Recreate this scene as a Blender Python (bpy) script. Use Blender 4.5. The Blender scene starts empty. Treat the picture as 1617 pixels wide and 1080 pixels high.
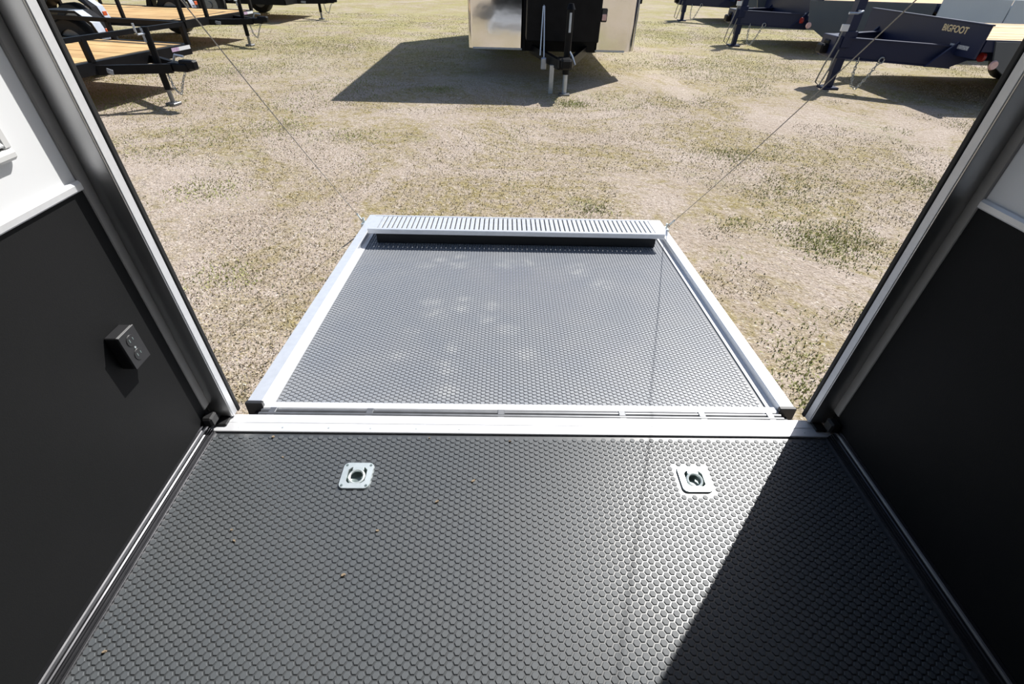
import bpy, math, random
import numpy as np
from mathutils import Vector, Matrix
random.seed(7); rng = np.random.default_rng(7)
scene = bpy.context.scene
C = bpy.context.collection

# ------------------------------------------------------------------ camera
F_PX, YAW, PITCH, ROLL = 756.42, 0.02692, 0.67937, 0.03085
CAM = Vector((-0.08, 0.0, 1.22))
_f = Vector((math.sin(YAW)*math.cos(PITCH), math.cos(YAW)*math.cos(PITCH), -math.sin(PITCH)))
_r0 = Vector((math.cos(YAW), -math.sin(YAW), 0)); _u0 = _r0.cross(_f)
_r = math.cos(ROLL)*_r0 + math.sin(ROLL)*_u0; _u = _r.cross(_f)
cd = bpy.data.cameras.new('camera'); cam = bpy.data.objects.new('camera', cd); C.objects.link(cam)
cd.sensor_width = 36.0; cd.sensor_fit = 'HORIZONTAL'; cd.lens = F_PX/1617*36.0
cd.clip_start = 0.05; cd.clip_end = 500
cam.matrix_world = Matrix(((_r.x, _u.x, -_f.x, CAM.x), (_r.y, _u.y, -_f.y, CAM.y), (_r.z, _u.z, -_f.z, CAM.z), (0, 0, 0, 1)))
scene.camera = cam

# ------------------------------------------------------------------ light
SUN_AZ, SUN_EL = math.radians(41.4), math.radians(50.0)      # azimuth from +Y towards +X
sun_dir = Vector((math.sin(SUN_AZ)*math.cos(SUN_EL), math.cos(SUN_AZ)*math.cos(SUN_EL), math.sin(SUN_EL)))
sd = bpy.data.lights.new('sun', 'SUN'); sd.energy = 5.7; sd.angle = math.radians(0.53); sd.color = (1.0, 0.975, 0.935)
sun = bpy.data.objects.new('sun', sd); C.objects.link(sun)
sun.rotation_euler = sun_dir.to_track_quat('Z', 'Y').to_euler(); sun.location = sun_dir*30
world = bpy.data.worlds.new('world'); scene.world = world; world.use_nodes = True
wn = world.node_tree.nodes; wl = world.node_tree.links
sky = wn.new('ShaderNodeTexSky'); sky.sky_type = 'NISHITA'; sky.sun_disc = False
sky.sun_elevation = SUN_EL; sky.sun_rotation = SUN_AZ; sky.altitude = 100; sky.air_density = 1.0; sky.dust_density = 1.5; sky.ozone_density = 1.0
wl.new(sky.outputs[0], wn['Background'].inputs[0]); wn['Background'].inputs[1].default_value = 0.10
vs = scene.view_settings
vs.view_transform = 'Standard'; vs.look = 'None'; vs.exposure = 0.12; vs.gamma = 1.0; vs.use_curve_mapping = False

# ------------------------------------------------------------------ helpers
def lin(c):
    return tuple(((v/255)/12.92 if v/255 <= 0.04045 else ((v/255+0.055)/1.055)**2.4) for v in c)

def mat(name, col, rough=0.5, metal=0.0, spec=0.5, noise=None, bump=None, coat=0.0, objvar=0.0):
    """procedural material: noise=(scale, second colour, amount), bump=(scale, strength)"""
    m = bpy.data.materials.new(name); m.use_nodes = True
    nt = m.node_tree; n = nt.nodes; b = n['Principled BSDF']
    b.inputs['Roughness'].default_value = rough; b.inputs['Metallic'].default_value = metal
    b.inputs['Specular IOR Level'].default_value = spec; b.inputs['Coat Weight'].default_value = coat
    b.inputs['Base Color'].default_value = (*col, 1)
    tc = n.new('ShaderNodeTexCoord')
    sc_, c2, amt = noise if noise else (6.0, tuple(v*0.8 for v in col), 0.35)
    nz = n.new('ShaderNodeTexNoise'); nz.inputs['Scale'].default_value = sc_; nz.inputs['Detail'].default_value = 5
    nt.links.new(tc.outputs['Object'], nz.inputs['Vector'])
    rp = n.new('ShaderNodeMapRange'); rp.inputs[1].default_value = 0.35; rp.inputs[2].default_value = 0.65
    rp.inputs[3].default_value = 0; rp.inputs[4].default_value = amt
    nt.links.new(nz.outputs[0], rp.inputs[0])
    mx = n.new('ShaderNodeMix'); mx.data_type = 'RGBA'
    mx.inputs[6].default_value = (*col, 1); mx.inputs[7].default_value = (*c2, 1)
    nt.links.new(rp.outputs[0], mx.inputs[0])
    out = mx.outputs[2]
    if objvar:
        oi = n.new('ShaderNodeObjectInfo'); hs = n.new('ShaderNodeHueSaturation')
        mr = n.new('ShaderNodeMapRange'); mr.inputs[3].default_value = 1-objvar; mr.inputs[4].default_value = 1+objvar
        nt.links.new(oi.outputs['Random'], mr.inputs[0]); nt.links.new(mr.outputs[0], hs.inputs['Value'])
        nt.links.new(out, hs.inputs['Color']); out = hs.outputs[0]
    nt.links.new(out, b.inputs['Base Color'])
    if bump:
        nb = n.new('ShaderNodeTexNoise'); nb.inputs['Scale'].default_value = bump[0]; nb.inputs['Detail'].default_value = 4
        nt.links.new(tc.outputs['Object'], nb.inputs['Vector'])
        bp = n.new('ShaderNodeBump'); bp.inputs['Strength'].default_value = bump[1]; bp.inputs['Distance'].default_value = 0.01
        nt.links.new(nb.outputs[0], bp.inputs['Height']); nt.links.new(bp.outputs[0], b.inputs['Normal'])
    return m

M = {}
M['rubber'] = mat('rubber_floor', (0.058, 0.064, 0.069), 0.34, spec=1.0, noise=(9, (0.058, 0.060, 0.062), 0.6))
M['stud'] = mat('rubber_stud', (0.084, 0.094, 0.103), 0.52, spec=0.5, noise=(5, (0.094, 0.101, 0.106), 0.8))
M['ramp_base'] = mat('skylit_dusty_ramp_rubber', (0.120, 0.128, 0.142), 0.40, spec=0.9, noise=(9, (0.140, 0.146, 0.155), 0.6))  # lighter, bluer than the floor rubber: sky reflection put into the dusty tone
M['white_wall'] = mat('white_wall_panel', (0.84, 0.85, 0.86), 0.35, noise=(3, (0.80, 0.81, 0.82), 0.5))
M['black_wall'] = mat('black_wall_panel', (0.0165, 0.017, 0.0175), 0.6, spec=0.08, noise=(4, (0.020, 0.020, 0.021), 0.5), bump=(350, 0.06))
M['alu'] = mat('aluminium', (0.84, 0.86, 0.89), 0.36, 0.55, noise=(30, (0.72, 0.74, 0.77), 0.5))
M['alu_white'] = mat('bright_aluminium_trim', (0.80, 0.81, 0.83), 0.42, 0.35, noise=(40, (0.70, 0.71, 0.73), 0.5))
M['jamb'] = mat('satin_jamb_metal', (0.56, 0.56, 0.56), 0.36, 0.9, noise=(14, (0.50, 0.50, 0.50), 0.5))
M['angle'] = mat('brushed_corner_angle', (0.40, 0.39, 0.38), 0.55, 0.5, noise=(14, (0.34, 0.33, 0.32), 0.5))
M['dark_metal'] = mat('dark_extrusion', (0.06, 0.06, 0.065), 0.3, 0.8, noise=(20, (0.045, 0.045, 0.05), 0.6))
M['rib'] = mat('worn_rib_metal', (0.22, 0.22, 0.23), 0.4, 0.8, noise=(20, (0.15, 0.15, 0.16), 0.6))
M['dim_panel'] = mat('grey_liner_panel', (0.12, 0.12, 0.125), 0.6)
M['steel'] = mat('hinge_steel', (0.24, 0.245, 0.255), 0.45, 0.8, noise=(25, (0.17, 0.175, 0.18), 0.6))
M['zinc'] = mat('zinc_plate', (0.72, 0.78, 0.78), 0.38, 0.6, noise=(60, (0.60, 0.68, 0.68), 0.6))
M['zinc_dark'] = mat('zinc_recess', (0.30, 0.36, 0.35), 0.4, 0.8, noise=(60, (0.2, 0.26, 0.25), 0.6))
M['black'] = mat('black_rubber', (0.010, 0.010, 0.011), 0.6, noise=(12, (0.016, 0.016, 0.017), 0.5))
M['black_plastic'] = mat('black_plastic', (0.022, 0.022, 0.024), 0.45, noise=(30, (0.03, 0.03, 0.032), 0.5))
M['black_paint'] = mat('black_paint', (0.005, 0.005, 0.006), 0.45, spec=0.15, noise=(8, (0.011, 0.011, 0.013), 0.5))
M['navy'] = mat('navy_paint', (0.010, 0.016, 0.052), 0.38, spec=0.3, noise=(3, (0.013, 0.020, 0.062), 0.6))
M['skylit_navy'] = mat('skylit_navy_plate', (0.075, 0.092, 0.115), 0.30, noise=(2, (0.10, 0.115, 0.13), 0.7))  # navy side plates lightened, sky and ground reflection put into the colour
M['wood'] = mat('pine_plank', lin((218, 182, 126)), 0.65, noise=(3, lin((192, 152, 100)), 0.8), objvar=0.16)
M['polished'] = mat('polished_aluminium', (0.82, 0.82, 0.83), 0.09, 1.0, noise=(1.6, (0.76, 0.76, 0.77), 0.6), bump=(1.3, 0.35))
M['body_white'] = mat('trailer_body_white', (0.72, 0.74, 0.77), 0.3, noise=(2, (0.68, 0.70, 0.73), 0.5))
M['skylit_panel'] = mat('skylit_pale_panel', (0.60, 0.68, 0.76), 0.35, noise=(1.5, (0.52, 0.60, 0.68), 0.6))  # pale tone paints a bright sky reflection onto the side panels
M['galv'] = mat('galvanised_steel', (0.50, 0.54, 0.60), 0.4, 0.6, noise=(20, (0.40, 0.44, 0.50), 0.7))
M['chain'] = mat('chain_steel', (0.55, 0.55, 0.52), 0.4, 0.6, noise=(60, (0.35, 0.35, 0.33), 0.7))
M['tyre'] = mat('tyre_rubber', (0.012, 0.012, 0.012), 0.75, noise=(20, (0.02, 0.02, 0.02), 0.5))
M['cream'] = mat('cream_lettering', lin((232, 212, 168)), 0.5)
M['decal'] = mat('pale_decal', (0.55, 0.58, 0.62), 0.5, noise=(60, (0.25, 0.27, 0.3), 0.9))
M['pinkdecal'] = mat('pink_reflector', (0.55, 0.42, 0.58), 0.4, noise=(40, (0.35, 0.22, 0.35), 0.8))
M['lens'] = mat('pale_pink_lens', (0.72, 0.50, 0.48), 0.25, noise=(30, (0.6, 0.3, 0.28), 0.5))
M['red_lens'] = mat('red_lens', (0.25, 0.02, 0.015), 0.25)
M['orange'] = mat('orange_plastic', (0.65, 0.10, 0.02), 0.5)
M['vent'] = mat('vent_plastic', (0.70, 0.70, 0.69), 0.45)
M['cable'] = mat('steel_cable', (0.30, 0.29, 0.27), 0.45, 0.6, noise=(300, (0.15, 0.15, 0.14), 0.8))
M['leaf'] = mat('dry_leaf_bit', lin((150, 134, 112)), 0.8, noise=(80, lin((110, 94, 76)), 0.8))

class MB:
    def __init__(s): s.v = []; s.f = []
    def add(s, vs_, fs):
        o = len(s.v); s.v += [tuple(v) for v in vs_]; s.f += [tuple(i+o for i in f) for f in fs]; return s
    def box(s, x0, x1, y0, y1, z0, z1):
        v = [(x, y, z) for z in (z0, z1) for y in (y0, y1) for x in (x0, x1)]
        return s.add(v, [(0, 2, 3, 1), (4, 5, 7, 6), (0, 1, 5, 4), (2, 6, 7, 3), (0, 4, 6, 2), (1, 3, 7, 5)])
    def bbox(s, x0, x1, y0, y1, z0, z1, b=0.004):
        """box whose edges are chamfered"""
        xs, ys, zs = (x0, x1), (y0, y1), (z0, z1); v = []; idx = {}
        for i in (0, 1):
            for j in (0, 1):
                for k in (0, 1):
                    sx, sy, sz = (b if i == 0 else -b), (b if j == 0 else -b), (b if k == 0 else -b)
                    for a, p in enumerate([(xs[i], ys[j]+sy, zs[k]+sz), (xs[i]+sx, ys[j], zs[k]+sz), (xs[i]+sx, ys[j]+sy, zs[k])]):
                        idx[i, j, k, a] = len(v); v.append(p)
        F = []
        for a in range(3):
            for side in (0, 1):
                def key(p, q):
                    t = [0, 0, 0]; t[a] = side; t[(a+1) % 3] = p; t[(a+2) % 3] = q; return (*t, a)
                q = [idx[key(0, 0)], idx[key(1, 0)], idx[key(1, 1)], idx[key(0, 1)]]
                F.append(tuple(q if side else q[::-1]))
        for a in range(3):
            b_, c_ = (a+1) % 3, (a+2) % 3
            for p in (0, 1):
                for q in (0, 1):
                    def key(t_, ax):
                        t = [0, 0, 0]; t[a] = t_; t[b_] = p; t[c_] = q; return (*t, ax)
                    quad = [idx[key(0, b_)], idx[key(1, b_)], idx[key(1, c_)], idx[key(0, c_)]]
                    F.append(tuple(quad if p != q else quad[::-1]))
        for i in (0, 1):
            for j in (0, 1):
                for k in (0, 1):
                    t = [idx[i, j, k, 0], idx[i, j, k, 1], idx[i, j, k, 2]]
                    F.append(tuple(t if (i+j+k) % 2 else t[::-1]))
        return s.add(v, F)
    def beam(s, p, q, w, h, up=(0, 0, 1)):
        p, q, up = Vector(p), Vector(q), Vector(up); d = (q-p).normalized()
        if abs(d.dot(up.normalized())) > 0.98: up = Vector((1, 0, 0))
        sd_ = d.cross(up).normalized(); u_ = sd_.cross(d)
        v = [(e + sd_*(a*w/2) + u_*(b*h/2)) for e in (p, q) for a, b in ((-1, -1), (1, -1), (1, 1), (-1, 1))]
        return s.add(v, [(0, 1, 2, 3), (7, 6, 5, 4), (0, 4, 5, 1), (1, 5, 6, 2), (2, 6, 7, 3), (3, 7, 4, 0)])
    def tube(s, pts, r, n=10, closed=False):
        pts = [Vector(p) for p in pts]; rings = []
        for i, p in enumerate(pts):
            if closed: d = pts[(i+1) % len(pts)]-pts[i-1]
            else: d = pts[min(i+1, len(pts)-1)]-pts[max(i-1, 0)]
            d.normalize(); a = Vector((0, 0, 1)) if abs(d.z) < 0.9 else Vector((1, 0, 0))
            u_ = d.cross(a).normalized(); w_ = d.cross(u_)
            rr = r[i] if isinstance(r, (list, tuple)) else r
            rings.append([p+u_*rr*math.cos(2*math.pi*k/n)+w_*rr*math.sin(2*math.pi*k/n) for k in range(n)])
        v = [x for rg in rings for x in rg]; fs = []
        m = len(pts)
        for i in range(m if closed else m-1):
            for k in range(n):
                a_, b_ = i*n+k, i*n+(k+1) % n; j = ((i+1) % m)*n
                fs.append((a_, j+k, j+(k+1) % n, b_))
        if not closed: fs += [tuple(range(n)), tuple(range((m-1)*n, m*n))[::-1]]
        return s.add(v, fs)
    def prism(s, poly, axis, a0, a1):
        """extrude a 2D polygon along axis ('x','y','z')"""
        def P(p, a):
            return {'x': (a, p[0], p[1]), 'y': (p[0], a, p[1]), 'z': (p[0], p[1], a)}[axis]
        n = len(poly); v = [P(p, a0) for p in poly]+[P(p, a1) for p in poly]
        return s.add(v, [tuple(range(n)), tuple(range(n, 2*n))[::-1]]+[(i, i+n, (i+1) % n+n, (i+1) % n) for i in range(n)])
    def build(s, name, m, parent=None, smooth=False):
        me = bpy.data.meshes.new(name); me.from_pydata(s.v, [], s.f); me.materials.append(M[m])
        import bmesh
        bm = bmesh.new(); bm.from_mesh(me); bmesh.ops.recalc_face_normals(bm, faces=bm.faces); bm.to_mesh(me); bm.free()
        if smooth:
            me.polygons.foreach_set('use_smooth', [True]*len(me.polygons))
            me.set_sharp_from_angle(angle=math.radians(40))
        o = bpy.data.objects.new(name, me); C.objects.link(o); o.parent = parent
        return o

def tag(o, label=None, cat=None, group=None, kind=None):
    if label: o['label'] = label
    if cat: o['category'] = cat
    if group: o['group'] = group
    if kind: o['kind'] = kind
    return o
def empty(name, loc=(0, 0, 0), rz=0):
    o = bpy.data.objects.new(name, None); C.objects.link(o); o.location = loc; o.rotation_euler = (0, 0, rz); o.empty_display_size = 0.1
    return o
def copy_tree(o, parent=None):
    c = o.copy(); C.objects.link(c); c.parent = parent
    for ch in list(o.children): copy_tree(ch, c)
    return c
def arrays_mesh(name, verts, tris, m, parent=None):
    me = bpy.data.meshes.new(name); nv, nf = len(verts), len(tris)
    me.vertices.add(nv); me.vertices.foreach_set('co', np.asarray(verts, np.float32).ravel())
    k = tris.shape[1]
    me.loops.add(nf*k); me.loops.foreach_set('vertex_index', np.asarray(tris, np.int32).ravel())
    me.polygons.add(nf); me.polygons.foreach_set('loop_start', np.arange(0, nf*k, k, dtype=np.int32))
    me.polygons.foreach_set('use_smooth', [False]*nf); me.update(calc_edges=True); me.validate(); me.materials.append(M[m] if isinstance(m, str) else m)
    o = bpy.data.objects.new(name, me); C.objects.link(o); o.parent = parent
    return o

# ------------------------------------------------------------------ ground
GZ = -0.20
def ground_material():
    m = bpy.data.materials.new('sandy_ground'); m.use_nodes = True; nt = m.node_tree; n = nt.nodes; L = nt.links
    b = n['Principled BSDF']; b.inputs['Roughness'].default_value = 0.95; b.inputs['Specular IOR Level'].default_value = 0.15
    tc = n.new('ShaderNodeTexCoord')
    def noise(scale, detail=6, rough=0.6, dist=0.0):
        z = n.new('ShaderNodeTexNoise'); z.inputs['Scale'].default_value = scale; z.inputs['Detail'].default_value = detail
        z.inputs['Roughness'].default_value = rough; z.inputs['Distortion'].default_value = dist
        L.new(tc.outputs['Object'], z.inputs['Vector']); return z.outputs[0]
    def rng_(src, a, b_, lo=0.0, hi=1.0):
        r = n.new('ShaderNodeMapRange'); r.inputs[1].default_value = a; r.inputs[2].default_value = b_
        r.inputs[3].default_value = lo; r.inputs[4].default_value = hi; L.new(src, r.inputs[0]); return r.outputs[0]
    def mix(fac, a, b_):
        x = n.new('ShaderNodeMix'); x.data_type = 'RGBA'; L.new(fac, x.inputs[0])
        for i, c in ((6, a), (7, b_)):
            if isinstance(c, tuple): x.inputs[i].default_value = (*c, 1)
            else: L.new(c, x.inputs[i])
        return x.outputs[2]
    def mul(a, b_):
        x = n.new('ShaderNodeMath'); x.operation = 'MULTIPLY'; L.new(a, x.inputs[0])
        if isinstance(b_, float): x.inputs[1].default_value = b_
        else: L.new(b_, x.inputs[1])
        return x.outputs[0]
    sand = mix(rng_(noise(1.1, 6), 0.35, 0.65), lin((208, 194, 182)), lin((188, 173, 158)))
    grain = rng_(noise(55, 4, 0.75), 0.36, 0.64)
    sand = mix(mul(grain, 0.8), sand, lin((154, 139, 123)))
    straw = mix(rng_(noise(30, 5, 0.7), 0.35, 0.65), lin((174, 160, 112)), lin((128, 115, 74)))
    patch = rng_(noise(0.62, 12, 0.78, 0.9), 0.45, 0.55)
    c = mix(mul(patch, rng_(noise(11, 6, 0.75), 0.34, 0.60)), sand, straw)
    speck = rng_(noise(44, 3, 0.8), 0.55, 0.66)
    c = mix(mul(speck, 0.75), c, lin((112, 94, 70)))
    pale = rng_(noise(38, 3, 0.7), 0.57, 0.68)
    c = mix(mul(pale, 0.6), c, lin((228, 218, 206)))
    green = mul(rng_(noise(0.8, 7, 0.65), 0.58, 0.70), rng_(noise(24, 4), 0.42, 0.55))
    c = mix(mul(green, 0.6), c, lin((136, 140, 84)))
    # greener towards the far row of trailers
    sx = n.new('ShaderNodeSeparateXYZ'); L.new(tc.outputs['Object'], sx.inputs[0])
    far = mul(rng_(sx.outputs[1], 6.5, 12.5), rng_(noise(1.7, 6), 0.35, 0.6))
    c = mix(mul(far, 0.55), c, lin((166, 162, 98)))
    L.new(c, b.inputs['Base Color'])
    bp = n.new('ShaderNodeBump'); bp.inputs['Strength'].default_value = 0.9; bp.inputs['Distance'].default_value = 0.03
    hm = n.new('ShaderNodeMath'); hm.operation = 'ADD'; L.new(noise(14, 6, 0.7), hm.inputs[0]); L.new(mul(noise(70, 3), 0.45), hm.inputs[1])
    L.new(hm.outputs[0], bp.inputs['Height']); L.new(bp.outputs[0], b.inputs['Normal'])
    return m
M['ground'] = ground_material()
gm = MB(); gm.box(-70, 70, -20, 110, GZ-0.4, GZ)
tag(gm.build('ground', 'ground'), 'sandy yard ground with dry straw-coloured grass outside the door', 'ground', kind='structure')

def value_noise(x, y, s, seed):
    r = np.random.default_rng(seed); g = r.random((256, 256))
    xs, ys = x/s+1000, y/s+1000; xi, yi = np.floor(xs).astype(int), np.floor(ys).astype(int); fx, fy = xs-xi, ys-yi
    fx, fy = fx*fx*(3-2*fx), fy*fy*(3-2*fy)
    a = g[xi % 256, yi % 256]; b = g[(xi+1) % 256, yi % 256]; c = g[xi % 256, (yi+1) % 256]; d = g[(xi+1) % 256, (yi+1) % 256]
    return (a*(1-fx)+b*fx)*(1-fy)+(c*(1-fx)+d*fx)*fy

def grass_blades(name, n, cols, seed, hmin, hmax, lay, thr, label, clumps=()):
    r = np.random.default_rng(seed)
    m = bpy.data.materials.new(name); m.use_nodes = True; nt = m.node_tree
    b = nt.nodes['Principled BSDF']; b.inputs['Roughness'].default_value = 0.85; b.inputs['Specular IOR Level'].default_value = 0.2
    g = nt.nodes.new('ShaderNodeNewGeometry'); rp = nt.nodes.new('ShaderNodeValToRGB')
    rp.color_ramp.elements[0].color = (*lin(cols[0]), 1); rp.color_ramp.elements[1].color = (*lin(cols[-1]), 1)
    for i, c in enumerate(cols[1:-1]):
        e = rp.color_ramp.elements.new((i+1)/(len(cols)-1)); e.color = (*lin(c), 1)
    nt.links.new(g.outputs['Random Per Island'], rp.inputs[0]); nt.links.new(rp.outputs[0], b.inputs['Base Color'])
    # density falls with distance as the blades shrink in view
    y = 1.35+15.5*r.random(n*3)**1.6; x = (r.random(n*3)*2-1)*(1.6+y*0.85)
    v = 0.6*value_noise(x, y, 1.1, seed)+0.4*value_noise(x, y, 0.33, seed+1)
    v = v + 0.012*np.clip(y-6, 0, 8) - 0.012*np.clip(x-1, 0, 4)*(y < 7)
    keep = (v > thr+0.10*(r.random(n*3)-0.5)) & ~((np.abs(x) < 1.0) & (y < 3.05)); x, y = x[keep][:n], y[keep][:n]
    for cx, cy, cr, cn in clumps:
        x = np.concatenate([x, cx+cr*1.3*r.normal(size=cn)*0.6]); y = np.concatenate([y, cy+cr*r.normal(size=cn)*0.6])
    n = len(x)
    h = hmin+(hmax-hmin)*r.random(n)**2; w = 0.0022+0.0030*r.random(n)+0.0003*y
    a = r.random(n)*2*np.pi; lean = lay*(0.3+r.random(n)); b2 = a+np.pi/2
    bx, by = np.cos(b2)*w, np.sin(b2)*w
    tx, ty = x+np.cos(a)*h*np.sin(lean), y+np.sin(a)*h*np.sin(lean); tz = GZ+h*np.cos(lean)+0.004
    V = np.empty((n, 3, 3)); z0 = np.full(n, GZ-0.002)
    V[:, 0] = np.stack([x-bx, y-by, z0], 1); V[:, 1] = np.stack([x+bx, y+by, z0], 1); V[:, 2] = np.stack([tx, ty, tz], 1)
    o = arrays_mesh(name, V.reshape(-1, 3), np.arange(n*3).reshape(-1, 3), m)
    tag(o, label, 'grass', kind='stuff')
grass_blades('dry_grass', 210000, [(200, 190, 166), (176, 164, 128), (156, 144, 108), (218, 212, 198)], 11, 0.004, 0.017, 1.45, 0.44, 'short dry straw-coloured grass lying thinly over the sandy yard')
grass_blades('green_grass', 70000, [(158, 162, 104), (170, 168, 114), (144, 152, 92), (188, 182, 130)], 23, 0.006, 0.026, 1.2, 0.675, 'scattered patches of short green grass in the yard',
             [(2.05, 2.85, .22, 1500), (1.55, 3.1, .12, 250), (-2.3, 3.5, .20, 700), (-1.6, 2.3, .14, 400), (0.58, 3.3, .14, 450), (2.0, 4.65, .22, 500), (-2.4, 5.1, .3, 700), (-4.5, 6.1, .5, 2200),
              (3.45, 3.95, .2, 500), (-1.55, 4.95, .25, 500), (-1.0, 7.1, .2, 500), (-4.0, 8.2, .8, 2500), (0.75, 6.45, .15, 700), (3.2, 9.5, .8, 1800), (-3.5, 10.5, 1.2, 4000), (3.8, 13.5, 1.2, 3500)])

# ------------------------------------------------------------------ trailer interior shell
XW, XF, YB, ZC = 1.022, 0.998, -3.0, 1.95
PL = [(-0.508, 0.865), (0.508, 0.862)]; PH = 0.034                     # tie-down plates and half size of their floor openings
def floor_mesh():
    mb = MB(); y0, y1 = PL[0][1]-PH, PL[0][1]+PH
    mb.box(-XW, XW, YB, y0, -0.06, -0.004); mb.box(-XW, XW, y1, 1.028, -0.06, -0.004)
    xs = [-XW, PL[0][0]-PH, PL[0][0]+PH, PL[1][0]-PH, PL[1][0]+PH, XW]
    for i in (0, 2, 4): mb.box(xs[i], xs[i+1], y0, y1, -0.06, -0.004)
    mb.box(-XW, XW, YB, 1.028, -0.075, -0.0601)
    return mb
floor = tag(floor_mesh().build('floor', 'rubber'), 'black rubber trailer floor with raised hexagon pattern', 'floor', kind='structure')

PITCH_HEX = 0.0182
def hex_points(x0, x1, y0, y1):
    a = PITCH_HEX; cx = 0.866*a; pts = []
    for i in range(int((x1-x0)/cx)):
        for j in range(int((y1-y0)/a)):
            x = x0+cx*(i+0.5); y = y0+a*(j+0.5+(0.25 if i % 2 else -0.25)); pts.append((x, y))
    return np.array(pts)
def stud_template(r=0.0082, h=0.0024, bev=0.0009):
    ang = [math.radians(60*k) for k in range(6)]
    v = [(math.cos(t)*(r+0.0004), math.sin(t)*(r+0.0004), -0.001) for t in ang]+[(math.cos(t)*r, math.sin(t)*r, h-bev*0.7) for t in ang]+[(math.cos(t)*(r-bev), math.sin(t)*(r-bev), h) for t in ang]
    f = []
    for k in range(6):
        n = (k+1) % 6
        f += [(k, n, n+6), (k, n+6, k+6), (k+6, n+6, n+12), (k+6, n+12, k+12)]
    f += [(12, 13, 14), (12, 14, 15), (12, 15, 16), (12, 16, 17)]
    return np.array(v), np.array(f)
def stud_field(name, pts, z, parent, m='stud'):
    tv, tf = stud_template(); n = len(pts)
    V = np.repeat(tv[None], n, 0); V[:, :, 0] += pts[:, 0:1]; V[:, :, 1] += pts[:, 1:2]; V[:, :, 2] += z
    Fa = tf[None]+(np.arange(n)*len(tv))[:, None, None]
    o = arrays_mesh(name, V.reshape(-1, 3), Fa.reshape(-1, 3), m, parent); o['kind'] = 'stuff'; return o
pts = hex_points(-XF, XF, -0.55, 1.022)
for px, py in PL: pts = pts[~((np.abs(pts[:, 0]-px) < 0.052) & (np.abs(pts[:, 1]-py) < 0.052))]
# the 300 studs that show largest (nearest the camera, in frame) are parts of their own
d = np.stack([pts[:, 0]-CAM.x, pts[:, 1]-CAM.y, np.full(len(pts), -CAM.z)], 1)
dz = d @ np.array(_f); pxx = 808.5+F_PX*(d @ np.array(_r))/dz; pyy = 540-F_PX*(d @ np.array(_u))/dz
vis = (pxx > 120) & (pxx < 1000) & (pyy < 1078) & (pyy > 0)
score = np.where(vis, pyy, -1e9); near = np.argsort(-score)[:300]
mask = np.zeros(len(pts), bool); mask[near] = True
tv, tf = stud_template()
stud_me = bpy.data.meshes.new('hex_stud'); stud_me.from_pydata([tuple(v) for v in tv], [], [tuple(int(i) for i in f) for f in tf]); stud_me.materials.append(M['stud'])
for x, y in pts[mask]:
    o = bpy.data.objects.new('hex_stud', stud_me); C.objects.link(o); o.parent = floor; o.location = (x, y, -0.004)
stud_field('hex_stud_field', pts[~mask], -0.004, floor)

def side_wall(side):
    s = -1 if side == 'left' else 1
    x_in, x_out = s*XW, s*(XW+0.03)
    a, b = min(x_in, x_out), max(x_in, x_out)
    back = MB().box(s*(XW+0.012) if s > 0 else s*(XW+0.04), s*(XW+0.04) if s > 0 else s*(XW+0.012), YB, 1.12, -0.06, ZC)
    w = back.build('wall_'+side, 'black_wall')
    lab = {'left': 'sunlit left wall, black lower half and white upper half', 'right': 'shaded right wall, black lower half and grey-white upper half'}[side]
    tag(w, lab, 'wall', kind='structure')
    lo = (s*XW, s*(XW+0.0121)) if s > 0 else (s*(XW+0.0121), s*XW)
    MB().box(*lo, YB, 1.052, 0.02, 0.793).build('lower_panel', 'black_wall', w)
    up = (s*(XW+0.003), s*(XW+0.0121)) if s > 0 else (s*(XW+0.0121), s*(XW+0.003))
    MB().box(*up, YB, 1.052, 0.80, ZC).build('upper_panel', 'white_wall', w)
    c = MB(); pr = [(0.0121, 0.791), (-0.006, 0.791), (-0.008, 0.794), (-0.008, 0.806), (-0.004, 0.812), (0.0121, 0.812)]
    c.prism([(s*(XW+p[0]), p[1]) for p in pr], 'y', YB, 1.050)
    c.build('cap_trim', 'alu_white', w)
    # baseboard extrusion
    bb = [(0.0, 0.046), (0.002, 0.046), (0.0025, 0.043), (0.0025, 0.036), (0.006, 0.034), (0.008, 0.030), (0.008, 0.022), (0.011, 0.020), (0.0115, 0.016),
          (0.0145, 0.015), (0.015, 0.011), (0.018, 0.010), (0.0185, 0.003), (0.0215, 0.002), (0.0215, -0.004), (0.0, -0.004)]
    base = MB().prism([(s*(XW-p[0]), p[1]) for p in bb], 'y', YB, 1.028).build('baseboard_'+side, 'dark_metal')
    tag(base, 'ribbed dark metal baseboard along the foot of the %s wall' % side, 'baseboard', kind='structure')
    e = MB().prism([(s*(XW-0.0026), 0.0365), (s*(XW-0.0062), 0.0350), (s*(XW-0.0086), 0.0305), (s*(XW-0.0086), 0.0285), (s*(XW-0.0026), 0.0285)], 'y', YB, 1.0275)
    e.build('bright_rib', 'rib', base)
    MB().box(*sorted((s*0.9975, s*1.0003)), YB, 1.026, -0.004, 0.0015).build('floor_edge_strip', 'rib', base)
    return w
wall_left = side_wall('left'); wall_right = side_wall('right')
tag(MB().box(-XW-0.04, XW+0.04, YB-0.04, YB, -0.06, ZC).build('wall_back', 'dim_panel'), 'grey front end wall of the trailer behind the viewer', 'wall', kind='structure')
tag(MB().box(-XW-0.04, XW+0.04, YB-0.04, 1.13, ZC, ZC+0.04).build('ceiling', 'dim_panel'), 'plain grey trailer ceiling', 'ceiling', kind='structure')
tag(MB().bbox(-XW, XW, 1.07, 1.128, ZC-0.10, ZC, 0.006).build('trim_4', 'jamb'), 'metal header beam over the ramp door opening', 'trim', kind='structure')

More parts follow.
